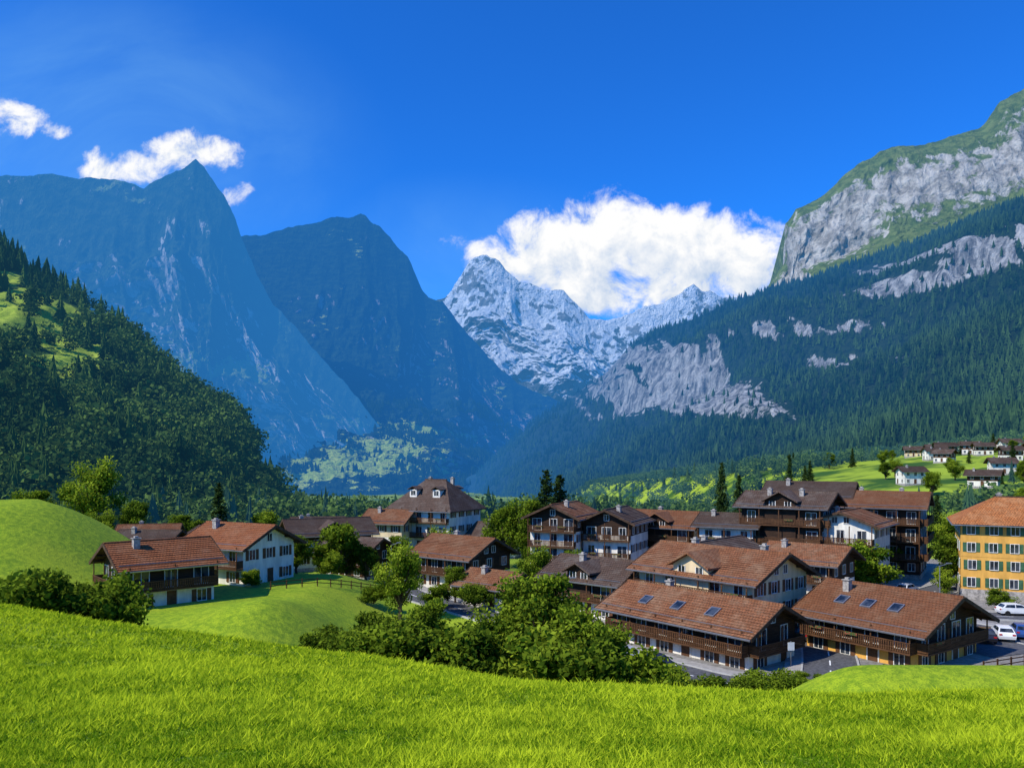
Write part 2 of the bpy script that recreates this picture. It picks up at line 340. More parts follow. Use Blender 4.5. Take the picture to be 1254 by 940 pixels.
def decid(name,H,R,cb,ncl,nlf,ls,seed,mat='leaf',bush=False):
    rg=np.random.default_rng(seed);Vs=[];Fs=[];mi=[];ti=[];off=0
    def add(V,F,m,t):
        nonlocal off
        Vs.append(V);Fs.append(F+off);off+=len(V);mi.append(np.full(len(F),m));ti.append(t)
    cz=(cb+H)/2;rz=(H-cb)/2
    top=np.array([rg.normal()*.2,rg.normal()*.2,cb+rz*1.2])
    if not bush:
        V,F=frustum((0,0,-.5),top*[.5,.5,0]+[0,0,cb+.3],.045*H*.8,.03*H*.8);add(V,F,0,np.zeros(len(V)))
        V,F=frustum(top*[.5,.5,0]+[0,0,cb+.3],top,.03*H*.8,.008*H);add(V,F,0,np.zeros(len(V)))
    cl=[]
    for i in range(ncl):
        d=rg.normal(size=3);d/=np.linalg.norm(d);r=rg.random()**.4*.80
        c=np.array([d[0]*R*r,d[1]*R*r,cz+d[2]*rz*r])
        hfrac=(c[2]-cb)/(H-cb);c[:2]*=1.12-.45*hfrac**2
        cr=R*(.18+.20*rg.random());cl.append((c,cr))
        V,F=frustum((0,0,max(.1,cb*.8+ .3*(c[2]-cb))),c,.012*H,.004*H,4);add(V,F,0,np.zeros(len(V)))
    per=nlf//ncl
    for c,cr in cl:
        d=rg.normal(size=(per,3));d/=np.linalg.norm(d,axis=1,keepdims=True)
        r=rg.random((per,1))**.45*(1+.45*rg.random((per,1))**3)
        P=c+d*r*cr*[1,1,.8]
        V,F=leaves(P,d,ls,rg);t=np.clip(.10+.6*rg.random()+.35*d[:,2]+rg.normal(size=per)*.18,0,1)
        add(V,F,1,np.repeat(t,4))
    V=np.concatenate(Vs)
    return mesh_np(name,V,np.concatenate(Fs),[M['bark'],M[mat]],np.concatenate(mi),{'tint':np.concatenate(ti)})
def conif(name,H,R,nw,seed):
    rg=np.random.default_rng(seed);Vs=[];Fs=[];mi=[];ti=[];off=0
    def add(V,F,m,t):
        nonlocal off
        Vs.append(V);Fs.append(F+off);off+=len(V);mi.append(np.full(len(F),m));ti.append(t)
    V,F=frustum((0,0,-.5),(0,0,H*.97),.02*H,.004*H);add(V,F,0,np.zeros(len(V)))
    for i in range(nw):
        f=i/nw;z=H*(.08+.9*f);r=R*(1-f)**.85*(.8+.4*rg.random())+.15
        for b in range(7):
            th=rg.random()*6.283;d=np.array([math.cos(th),math.sin(th),0]);rl=r*(.7+.5*rg.random())
            n=max(5,int(26*rl/R));u=rg.random((n,1))**.7
            P=np.array([0,0,z])+d*u*rl+np.array([0,0,-.28])*rl*u**1.5*1.3+rg.normal(size=(n,3))*.07*R*[1,1,.6]
            V,F=leaves(P,np.tile([0,0,1.2],(n,1))+d*.4,.085*R+.06,rg,.45)
            add(V,F,1,np.repeat(np.clip(.25+.5*u[:,0]*rg.random(n)+.1*rg.normal(size=n),0,1),4))
    return mesh_np(name,np.concatenate(Vs),np.concatenate(Fs),[M['bark'],M['needle']],np.concatenate(mi),{'tint':np.concatenate(ti)})
TD=[decid('deciduous_tree_mesh',10,3.6,.9,38,9500,.16,s,m) for s,m in ((1,'leaf'),(2,'leafb'),(3,'leaf'))]
TB=[decid('bush_mesh',4,2.4,.2,30,8000,.115,s+10,m,True) for s,m in ((1,'leaf'),(2,'leafb'),(3,'leaf'))]
TC=[conif('conifer_mesh',14,2.6,34,s+20) for s in (1,2)]
def tree(kind,x,y,h,wide=1,v=None,zoff=0):
    L,base,nm={'d':(TD,10,'deciduous_tree'),'b':(TB,4,'bush'),'c':(TC,14,'conifer_tree')}[kind]
    me=L[v if v is not None else random.randrange(len(L))];s=h/base
    return addobj(nm,me,(x,y,float(ground(x,y))+zoff),random.random()*6.28,(s*wide,s*wide,s))
# forest templates (triangles)
def con_t(layers,n,seed):
    rg=np.random.default_rng(seed);V=[];F=[]
    for l in range(layers):
        z0=.06+.80*l/layers;z1=min(1.0,z0+1.45/layers+.05);r=.19*(1-l/layers)**.9+.015;o=len(V);m=2*n
        V.append((rg.normal()*.01,rg.normal()*.01,z1));
        for i in range(m):
            th=2*math.pi*(i+.5*(l%2))/m+rg.normal()*.12;rr=r*(.85+.4*rg.random()) if i%2==0 else r*.5
            V.append((rr*math.cos(th),rr*math.sin(th),z0-(.03 if i%2==0 else -.05)+.02*rg.normal()))
        for i in range(m): F.append((o,o+1+i,o+1+(i+1)%m))
    return np.array(V),np.array(F)
def dec_t(nl,seed):
    rg=np.random.default_rng(seed);cs=[(rg.normal(size=3)*[.15,.15,.16]+[0,0,.58],.16+.08*rg.random()) for _ in range(9)]
    P=[];D=[]
    for c,r in cs:
        d=rg.normal(size=(nl//9,3));d/=np.linalg.norm(d,axis=1,keepdims=True);P.append(c+d*r*(.7+.4*rg.random((len(d),1))));D.append(d)
    P=np.concatenate(P);D=np.concatenate(D);V,F=leaves(P,D*2,.055,rg,.8)
    return V,np.concatenate([F[:,:3],F[:,[0,2,3]]])
def merged(name,tpls,P,H,mat,rg,W=1.0,patch=60):
    Vs=[];Fs=[];Ts=[];off=0
    which=rg.integers(0,len(tpls),len(P))
    pt=.35*fbm(P[:,0]/patch,P[:,1]/patch+P[:,2]/patch,3,66)
    for k,(tv,tf_) in enumerate(tpls):
        id=np.where(which==k)[0]
        if len(id)==0: continue
        th=rg.random(len(id))*6.283;c=np.cos(th)[:,None];s=np.sin(th)[:,None];h=H[id][:,None];w=h*W*(.75+.6*rg.random((len(id),1)))
        x=(tv[:,0]*c-tv[:,1]*s)*w;y=(tv[:,0]*s+tv[:,1]*c)*w;z=tv[:,2][None]*h
        V=np.stack([x+P[id,0:1],y+P[id,1:2],z+P[id,2:3]-.5],2).reshape(-1,3)
        F=(tf_[None]+(np.arange(len(id))*len(tv))[:,None,None]).reshape(-1,3)+off
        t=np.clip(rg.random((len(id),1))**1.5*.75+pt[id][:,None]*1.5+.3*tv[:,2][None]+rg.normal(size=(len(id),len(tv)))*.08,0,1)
        Vs.append(V);Fs.append(F);Ts.append(t.ravel());off+=len(V)
    return addobj(name,mesh_np(name,np.concatenate(Vs),np.concatenate(Fs),[mat],attrs={'tint':np.concatenate(Ts)}))
rg=np.random.default_rng(99)
C_hi=[con_t(8,7,s) for s in (1,2,3,11)];C_lo=[con_t(4,4,s) for s in (4,5,6,12)];D_hi=[dec_t(190,s) for s in (1,2,3)]
def vstack(x,y,z): return np.stack([x,y,z],-1)
# left hill forest
P=sample(A5,nb5,6000,lambda x,y,z:np.clip(1.0-2.4*grass5(vstack(x,y,z)),0.03,1)*(x<-60)*(1+1.4*(y>380)),rg)
isd=(P[:,2]<75+25*fbm(P[:,0]/40,P[:,1]/40,2,4))&(rg.random(len(P))<.68)
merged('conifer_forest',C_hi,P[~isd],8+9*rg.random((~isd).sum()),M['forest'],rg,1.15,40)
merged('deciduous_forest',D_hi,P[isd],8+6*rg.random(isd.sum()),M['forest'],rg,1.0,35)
# right mountain forest
def mk4(x,y,z):
    V=vstack(x,y,z);n=fbm(x/60+y/90,z/50,4,8)
    return np.where(rockmask4(V)>.34,.05,1)*np.clip(1.05+.9*n-1.8*grassmask4(V),0.01,1)*(x>-120)*(.35+(1500/np.maximum(y,400))**1.5)
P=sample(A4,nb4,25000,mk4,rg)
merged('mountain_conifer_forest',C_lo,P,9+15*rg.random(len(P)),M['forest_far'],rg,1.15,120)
# woods at the foot of the far cliff
def mk2(x,y,z):
    n=fbm(x/110,z/34+y/300,4,18,.6)
    return ((x>-1000)&(x<150)&(z<230)&(n>.08))*1.0
P=sample(A2,nb2,3600,mk2,rg)
merged('far_valley_forest',C_lo,P,14+10*rg.random(len(P)),M['forest_valley'],rg,1.4,150)
# valley woods
n=9000;xx=rg.uniform(-260,420,n);yy=190+rg.random(n)**1.6*1500
dens=fbm(xx/60,yy/60,4,77);keep=(dens>.02+.25*S((xx-90)/40)*S((600-yy)/100)-.4*S((yy-350)/200))&~((xx>70)&(yy<230))&~((xx<120)&(xx>-60)&(yy<205))
xx=xx[keep];yy=yy[keep];P=np.stack([xx,yy,ground(xx,yy)],1);isd=rg.random(len(P))<.8
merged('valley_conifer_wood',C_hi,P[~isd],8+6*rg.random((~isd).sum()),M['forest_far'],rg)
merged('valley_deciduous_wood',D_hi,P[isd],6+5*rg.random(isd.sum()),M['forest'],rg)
# ------------------------------------------------------------------ buildings
import bmesh
class Part:
    def __init__(s): s.v=[];s.f=[]
    def hexa(s,c):
        o=len(s.v);s.v+=c;s.f+=[(o,o+3,o+2,o+1),(o+4,o+5,o+6,o+7),(o,o+1,o+5,o+4),(o+1,o+2,o+6,o+5),(o+2,o+3,o+7,o+6),(o+3,o,o+4,o+7)]
    def box(s,x0,x1,y0,y1,z0,z1):
        x0,x1=sorted((x0,x1));y0,y1=sorted((y0,y1))
        s.hexa([(x0,y0,z0),(x1,y0,z0),(x1,y1,z0),(x0,y1,z0),(x0,y0,z1),(x1,y0,z1),(x1,y1,z1),(x0,y1,z1)])
    def obj(s,name,mat,parent):
        if not s.v: return
        me=bpy.data.meshes.new(name);me.from_pydata(s.v,[],s.f);me.materials.append(mat);me.update()
        b=bmesh.new();b.from_mesh(me);bmesh.ops.recalc_face_normals(b,faces=b.faces);b.to_mesh(me);b.free()
        return addobj(name,me,parent=parent)
hr=random.Random(3)
def house(name,x,y,yaw,L,W,wh,z0=None,pitch=24,low='plaster',up='wood',roof='tile_brown',upfrom=.5,shut='shut_b',
          balc=(),oe=1.1,og=1.2,chim=1,sky=0,hip=0,detail=2,bw=1.2,fl=True,gab=0):
    e=bpy.data.objects.new(name,None);col0.objects.link(e)
    if z0 is None: z0=float(ground(x,y))
    e.location=(x,y,z0);e.rotation_euler=(0,0,math.radians(yaw))
    p=math.radians(pitch);cp,sp,tp=math.cos(p),math.sin(p),math.tan(p)
    zr=wh+W/2*tp
    P={k:Part() for k in ('walls_lower','walls_upper','roof','roof_trim','window_frames','window_glass','shutters','balcony','chimney','foundation','flower_boxes','metal')}
    h1=wh*upfrom
    P['foundation'].box(-L/2-.06,L/2+.06,-W/2-.06,W/2+.06,-3,.35)
    if h1>.01: P['walls_lower'].box(-L/2,L/2,-W/2,W/2,0,h1)
    u=P['walls_upper'];q=.035
    if hip:
        u.box(-L/2-q,L/2+q,-W/2-q,W/2+q,h1+.002,wh)
    else:
        o=len(u.v);w2=W/2+q
        for sx in (-L/2-q,L/2+q): u.v+=[(sx,-w2,h1+.002),(sx,w2,h1+.002),(sx,w2,wh-.05),(sx,0,zr-.04),(sx,-w2,wh-.05)]
        u.f+=[(o,o+1,o+2,o+3,o+4),(o+9,o+8,o+7,o+6,o+5)]+[(o+i,o+5+i,o+5+(i+1)%5,o+(i+1)%5) for i in range(5)]
    def sbox(part,side,x0,x1,s0,s1,n0,n1,n1b=None):
        n1b=n1 if n1b is None else n1b
        def pt(x,s,n): return (x,side*(s*cp+n*sp),zr-s*sp+n*cp)
        part.hexa([pt(x0,s0,n0),pt(x1,s0,n0),pt(x1,s1,n0),pt(x0,s1,n0),pt(x0,s0,n1),pt(x1,s0,n1),pt(x1,s1,n1b),pt(x0,s1,n1b)])
    Sl=(W/2+oe)/cp;XL=L/2+og
    if hip:
        ez=wh-oe*tp;hx=max(.6,L/2-W/2*.75)
        r=P['roof']
        o=len(r.v);a=L/2+oe;b=W/2+oe
        r.v+=[(-a,-b,ez),(a,-b,ez),(a,b,ez),(-a,b,ez),(-hx,0,zr),(hx,0,zr)]
        r.v+=[(-a,-b,ez+.25),(a,-b,ez+.25),(a,b,ez+.25),(-a,b,ez+.25),(-hx,0,zr+.3),(hx,0,zr+.3)]
        r.f+=[(o,o+3,o+2,o+1),(o+6,o+7,o+11,o+10),(o+8,o+9,o+10,o+11),(o+7,o+8,o+11),(o+9,o+6,o+10),(o,o+1,o+7,o+6),(o+1,o+2,o+8,o+7),(o+2,o+3,o+9,o+8),(o+3,o,o+6,o+9)]
        P['roof_trim'].box(-hx-.2,hx+.2,-.15,.15,zr+.22,zr+.42)
        a+=.03;b+=.03
        P['metal'].box(-a,a,-b-.12,-b,ez+.02,ez+.15);P['metal'].box(-a-.12,-a,-b,b,ez+.02,ez+.15)
        if hip==1:
          for sd in (-1,1):
            for dx_ in (-L*.2,L*.2):
                yb_=W*.30;zb_=zr-yb_*tp;zt=zb_+1.5
                P['walls_upper'].box(dx_-.9,dx_+.9,sd*.6,sd*(yb_+.5),zb_-.5,zt)
                P['window_glass'].box(dx_-.55,dx_+.55,sd*(yb_+.49),sd*(yb_+.53),zt-1.25,zt-.25)
                P['window_frames'].box(dx_-.65,dx_-.55,sd*(yb_+.49),sd*(yb_+.57),zt-1.3,zt-.2);P['window_frames'].box(dx_+.55,dx_+.65,sd*(yb_+.49),sd*(yb_+.57),zt-1.3,zt-.2);P['window_frames'].box(dx_-.04,dx_+.04,sd*(yb_+.49),sd*(yb_+.56),zt-1.25,zt-.25)
                y0_=sd*.2;y1_=sd*(yb_+.9);rr_=P['roof']
                for sg in (-1,1):
                    rr_.hexa([(dx_,y0_,zt+.55),(dx_+sg*1.25,y0_,zt-.08),(dx_+sg*1.25,y1_,zt-.08),(dx_,y1_,zt+.55),(dx_,y0_,zt+.72),(dx_+sg*1.25,y0_,zt+.09),(dx_+sg*1.25,y1_,zt+.09),(dx_,y1_,zt+.72)])
    else:
        for sd in (-1,1):
            sbox(P['roof_trim'],sd,-XL+.05,XL-.05,0,Sl-.03,0,.14)
            nc=int(Sl/.42);st=Sl/nc
            for i in range(nc):
                jx=hr.uniform(-.03,.03);sbox(P['roof'],sd,-XL+jx,XL+jx,i*st,(i+1)*st+.03,.143,.17,.235+hr.uniform(-.01,.012))
            for sx in (-1,1): sbox(P['roof_trim'],sd,sx*(XL+.032),sx*(XL+.12),-.0,Sl+.02,-.1,.26)
            sbox(P['metal'],sd,-XL,XL,Sl+.035,Sl+.16,.02,.16)
            if detail>1:
                sbox(P['metal'],sd,-XL+.3,XL-.3,Sl-1.0,Sl-.96,.24,.33)
                for s_ in (.15,Sl*.5,Sl-oe/cp):
                    for sx in (-1,1): sbox(P['roof_trim'],sd,sx*(L/2+.04),sx*(XL-.06),s_,s_+.2,-.24,-.003)
                nr=int(L/1.1)
                for i in range(nr+1):
                    xx=-L/2+L*i/nr;sbox(P['roof_trim'],sd,xx-.06,xx+.06,(W/2+.05)/cp,Sl-.1,-.16,-.003)
        P['roof'].box(-XL,XL,-.18,.18,zr+.12,zr+.31)
        if gab: # cross gable on the front slope
            gw=gab;yb_=W/2+.35;zt=wh+.9;rt_=gw/2*.55
            o=len(u.v);u.v+=[(-gw/2,-yb_,h1+.1),(gw/2,-yb_,h1+.1),(gw/2,-yb_,zt),(0,-yb_,zt+rt_),(-gw/2,-yb_,zt),(-gw/2,-.3,h1+.1),(gw/2,-.3,h1+.1),(gw/2,-.3,zt),(0,-.3,zt+rt_),(-gw/2,-.3,zt)]
            u.f+=[(o,o+1,o+2,o+3,o+4),(o+9,o+8,o+7,o+6,o+5)]+[(o+i,o+5+i,o+5+(i+1)%5,o+(i+1)%5) for i in range(5)]
            for sg in (-1,1):
                xe=sg*(gw/2+.5);ze=zt-.5*.55
                P['roof'].hexa([(0,.0,zt+rt_+.02),(xe,.0,ze+.02),(xe,-yb_-.8,ze+.02),(0,-yb_-.8,zt+rt_+.02),(0,.0,zt+rt_+.24),(xe,.0,ze+.24),(xe,-yb_-.8,ze+.24),(0,-yb_-.8,zt+rt_+.24)])
            for a in (-gw/4,gw/4):
                P['window_glass'].box(a-.45,a+.45,-yb_-.03,-yb_+.02,zt-1.35,zt-.15);
                for q0,q1 in ((-.55,-.45),(.45,.55),(-.03,.03)): P['window_frames'].box(a+q0,a+q1,-yb_-.07,-yb_+.02,zt-1.4,zt-.1)
    def fb(part,face,a0,a1,o0,o1,za,zb):
        if face=='front': part.box(a0,a1,-W/2-o1,-W/2-o0,za,zb)
        elif face=='back': part.box(a0,a1,W/2+o0,W/2+o1,za,zb)
        elif face=='right': part.box(L/2+o0,L/2+o1,a0,a1,za,zb)
        else: part.box(-L/2-o1,-L/2-o0,a0,a1,za,zb)
    ns=max(1,round(wh/2.75));sh=wh/ns
    def win(face,a,zc,w=1.0,h=1.25,q=.04,shu=True,door=False):
        f=P['window_frames']
        fb(P['window_glass'],face,a-w/2,a+w/2,-.05,q+.015,zc-h/2,zc+h/2)
        t=.08
        fb(f,face,a-w/2-t,a-w/2,-.05,q+.07,zc-h/2-t,zc+h/2+t);fb(f,face,a+w/2,a+w/2+t,-.05,q+.07,zc-h/2-t,zc+h/2+t)
        fb(f,face,a-w/2,a+w/2,-.05,q+.068,zc+h/2,zc+h/2+t);fb(f,face,a-w/2,a+w/2,-.05,q+.11,zc-h/2-t,zc-h/2)
        fb(f,face,a-.03,a+.03,-.05,q+.045,zc-h/2,zc+h/2)
        if shu and detail>1:
            for sgn in (-1,1):
                b0=a+sgn*(w/2+t+.02);fb(P['shutters'],face,b0,b0+sgn*w*.5,.0,q+.05,zc-h/2-.05,zc+h/2+.05)
    for face in ('front','back','left','right'):
        ln=L if face in('front','back') else W
        nw=max(2,int(ln/2.7));
        for s_ in range(ns):
            hb=(face,s_) in balc
            for i in range(nw):
                a=-ln/2+ln*(i+.5)/nw+hr.uniform(-.15,.15)
                zc=sh*s_+sh*.55
                if hb: win(face,a,sh*s_+1.12,hr.choice((1.1,1.3,1.6)),2.0,shu=False)
                elif not(s_==0 and i==nw//2): win(face,a,zc,shu=True)
                else:
                    fb(P['shutters'],face,a-.55,a+.55,-.05,.06,.36,2.3);fb(P['window_frames'],face,a-.67,a-.55,-.05,.09,.36,2.42);fb(P['window_frames'],face,a+.55,a+.67,-.05,.09,.36,2.42)
            if hb:
                b=P['balcony'];z=sh*s_-.02
                e0=-ln/2-.05;e1=ln/2+.05
                fb(b,face,e0,e1,.06,bw,z-.16,z)
                fb(b,face,e0,e1,bw-.09,bw+.02,z+.95,z+1.03)
                n_=int((e1-e0)/.24)
                for i in range(n_): fb(b,face,e0+i*.24+.02,e0+i*.24+.17,bw-.06,bw-.02,z+.05,z+.95)
                np_=max(2,int(ln/3.2))
                for i in range(np_+1):
                    a=e0+(e1-e0-.14)*i/np_;top=sh if s_<ns-1 or face in('front','back') else sh*.95
                    fb(b,face,a,a+.14,bw-.16,bw-.065,z,z+top)
                for sg in (e0,e1-.06): fb(b,face,sg,sg+.06,.06,bw,z+.05,z+1.0)
                if fl and detail>1:
                    for i in range(np_):
                        if hr.random()<.35:
                            a=e0+(e1-e0)*(i+.5)/np_;fb(P['flower_boxes'],face,a-.7,a+.7,bw+.025,bw+.2,z+.78,z+1.05)
    if not hip:
        for face in('left','right'):
            if W*tp/2>1.6:
                for a in ((-.9,.9) if W>9 else (0,)): win(face,a,wh+min(.75,W*tp/2*.35),.8,.95,shu=False)
    for i in range(chim):
        cx=(-.25+.5*i+hr.uniform(-.08,.08))*L;c=P['chimney'];yy=W*.14*(1 if hr.random()<.5 else -1)
        zz=zr-abs(yy)*tp;c.box(cx-.35,cx+.35,yy-.35,yy+.35,zz-.5,zr+.6);c.box(cx-.45,cx+.45,yy-.45,yy+.45,zr+.6,zr+.7);c.box(cx-.2,cx+.2,yy-.2,yy+.2,zr+.7,zr+.9)
    for i in range(sky):
        cx=-L*.28+L*.5*(i/(max(1,sky-1)));s0=Sl*.38
        sbox(P['metal'],-1,cx-.6,cx+.6,s0,s0+1.5,.2,.36);sbox(P['window_glass'],-1,cx-.48,cx+.48,s0+.12,s0+1.38,.3,.375)
    mm={'walls_lower':M[low],'walls_upper':M[up],'roof':M[roof],'roof_trim':M['trim'],'window_frames':M['frame'],'window_glass':M['glass'],'shutters':M[shut],'balcony':M['wood2' if up!='wood3' else 'wood3'],'chimney':M['stone'],'foundation':M['stone'],'flower_boxes':M['flowers'],'metal':M['metal']}
    for k_,pt_ in P.items(): pt_.obj(k_,mm[k_],e)
    return e
# front row
house('timber_chalet',40.5,85.3,-55,12,12,4.4,-21,23,low='ochre',up='wood',upfrom=.5,roof='tile_brown',balc=[('front',1),('right',1)],oe=1.3,og=1.6,sky=3,shut='shut_b')
house('hotel_chalet',20.3,86.5,-51,18,8,4.9,-21.5,25,low='plaster',up='wood',upfrom=.5,roof='tile_brown',balc=[('front',1),('right',1)],oe=1.5,og=1.3,sky=3)
house('hotel_building',25.2,96.2,-50,16,11,7.4,-20.8,24,low='cream',up='cream',upfrom=.5,roof='tile_brown',balc=[('front',2)],chim=2,gab=5)
house('alpine_chalet',11.8,106,-42,11,9,5.2,-20.7,24,up='wood',roof='tile_dark',balc=[('front',1)],gab=3.6)
# left pair
house('alpine_chalet',-41.0,92.5,42,9.5,8.5,5.4,-17.2,26,low='plaster',up='wood',upfrom=.5,roof='tile_red',balc=[('front',1),('left',1)])
house('alpine_chalet',-36.8,108,-28,10.5,9,5.6,-16.9,26,low='plaster',up='plaster',roof='tile_red',balc=[('front',1)],shut='shut_b')
house('timber_barn',-45,122,20,8,7,3.4,-17.5,26,up='wood',low='wood',roof='tile_red')
# mid left
house('guest_house',-35,151,25,14,11,6.4,-20.3,22,low='plaster',up='wood',upfrom=.75,roof='tile_dark',balc=[('front',1)],gab=4)
house('alpine_chalet',-27,138,-25,9,8,4.6,-20.3,24,low='wood',up='wood',roof='tile_dark',balc=[('front',1)])
house('grand_hotel',-16.8,176,-28,15,13,9.4,-20,40,low='plaster',up='plaster',roof='tile_dark',hip=1,balc=[('front',1),('front',2)],chim=2)
house('alpine_chalet',-26,172,-20,9,8,6.5,-20,28,low='plaster',up='cream',roof='tile_brown')
house('alpine_chalet',-7.8,126,-38,11,10,5.6,-20.5,25,low='plaster',up='wood',upfrom=.5,roof='tile_brown',balc=[('front',1)])
house('timber_barn',-2.2,111,-38,7,6,3.2,-20.5,25,low='plaster',up='wood',roof='tile_brown')
# apartment cluster
ab=[('front',1),('front',2),('front',3),('right',1),('right',2)]
house('apartment_house',9.4,143,65,11,8.5,10.2,-20.4,24,low='plaster',up='wood',upfrom=.75,roof='tile_brown',balc=[('left',1),('left',2),('left',3)])
house('apartment_house',18.6,142,65,11,8.5,9.4,-20.4,24,low='plaster',up='wood',upfrom=.75,roof='tile_dark',balc=[('left',1),('left',2)])
house('guest_house',29.5,150,-35,13,10,8,-20.4,24,low='plaster',up='wood',upfrom=.5,roof='tile_brown',balc=[('front',1),('front',2)],gab=4.5)
house('apartment_house',38.5,139,-30,9,9,8.9,-20.4,20,low='plaster',up='plaster',upfrom=.5,roof='tile_dark',balc=[('front',2)])
house('apartment_block',47.5,136,-35,13,11,12.2,-20.2,20,low='wood',up='wood',roof='tile_dark',balc=ab+[('right',3)],chim=2,gab=5)
house('apartment_block',55.5,131,52,10,10,9.2,-19.8,20,low='plaster',up='plaster',roof='tile_brown',balc=[('left',1),('left',2)],bw=1.4)
house('apartment_block',66,143,-32,14,12,11.8,-20.2,20,low='wood',up='wood',roof='tile_brown',balc=ab+[('right',3)],chim=2)
house('apartment_house',57,152,-30,14,12,13.0,-20.2,22,low='plaster',up='wood',roof='tile_dark',balc=ab)
house('alpine_chalet',44,118,-42,10,9,5.6,-20.4,22,low='plaster',up='wood',roof='tile_brown',balc=[('front',1)])
house('alpine_chalet',31,118,48,11,9,6.2,-20.4,24,low='plaster',up='wood',roof='tile_dark',balc=[('left',1)])
house('ochre_house',77.5,119,-26,19,13,10.2,-19.6,26,low='ochre',up='ochre',roof='tile_orange',hip=2,shut='shut_g',chim=2)
# hillside hamlet
rh=random.Random(5);pl=[]
tries=0
while len(pl)<30 and tries<4000:
    tries+=1;y=rh.uniform(280,660);x=y*rh.uniform(.50,.76)
    if all((x-a)**2+(y-b)**2>19**2 for a,b in pl):
        pl.append((x,y))
        house('hillside_chalet',x,y,rh.uniform(-60,10),rh.uniform(8,11),rh.uniform(7,8.5),rh.uniform(4,5.5),pitch=25,low=rh.choice(['plaster','plaster','cream']),up=rh.choice(['wood','plaster','wood2']),roof=rh.choice(['tile_brown','tile_dark','tile_dark','tile_dark']),detail=1)
for x,y in ((-68,150),(-58,158),(-75,165),(4,190),(-45,185),(-2,170),(12,172)):
    house('valley_chalet',x,y,rh.uniform(-50,30),10,8.5,4.8,pitch=25,low='plaster',up='wood',roof=rh.choice(['tile_brown','tile_dark']),detail=1,balc=[('front',1)])
# ------------------------------------------------------------------ roads
def strip(name,pts,w,mat,dz,off=0,h=None,dash=None):
    P=np.array(pts,float);d=np.r_[0,np.cumsum(np.linalg.norm(np.diff(P,axis=0),axis=1))]
    u=np.arange(0,d[-1],1.0);
    C=np.stack([np.interp(u,d,P[:,i]) for i in (0,1)],1)
    kk=np.ones(9)/9
    Cp=np.pad(C,((4,4),(0,0)),mode='edge');C=np.stack([np.convolve(Cp[:,i],kk,'valid') for i in (0,1)],1)
    T=np.gradient(C,axis=0);T/=np.linalg.norm(T,axis=1,keepdims=True);Nn=np.stack([-T[:,1],T[:,0]],1)
    part=Part();zc=ground(C[:,0],C[:,1])
    for i in range(len(C)-1):
        if dash and (i//dash)%2: continue
        a=C[i]+Nn[i]*(off-w/2);b=C[i]+Nn[i]*(off+w/2);c=C[i+1]+Nn[i+1]*(off+w/2);e=C[i+1]+Nn[i+1]*(off-w/2)
        z1=zc[i]+dz;z2=zc[i+1]+dz
        if h: part.hexa([(a[0],a[1],z1-.3),(e[0],e[1],z2-.3),(c[0],c[1],z2-.3),(b[0],b[1],z1-.3),(a[0],a[1],z1+h),(e[0],e[1],z2+h),(c[0],c[1],z2+h),(b[0],b[1],z1+h)])
        else:
            o=len(part.v);part.v+=[(a[0],a[1],z1),(e[0],e[1],z2),(c[0],c[1],z2),(b[0],b[1],z1)];part.f.append((o,o+1,o+2,o+3))
    return part.obj(name,mat,None)
roads=[([(-22,128),(-12,114),(1,97),(10,84),(20,71),(28,70),(32,80),(38,98),(52,106),(75,101),(130,98)],5.0),([(38,98),(34,110),(24,130),(22,160),(30,200)],5),([(52,106),(62,120),(84,140),(150,190),(260,260)],5),([(50,104),(58,92),(62,80)],6)]
for i_,(pts,w) in enumerate(roads):
    z_=.10-.012*i_
    strip('road',pts,w,M['asphalt'],z_)
    strip('kerb',pts,.2,M['kerb'],.08-.004*i_,w/2+.1,.12);strip('kerb',pts,.2,M['kerb'],.08-.004*i_,-w/2-.1,.12)
    strip('pavement',pts,1.5,M['pave'],.16-.004*i_,w/2+.96);
    strip('road_marking',pts,.14,M['paint'],z_+.006,0,None,2)
strip('car_park',[(46,86),(60,92)],11,M['asphalt'],.05)
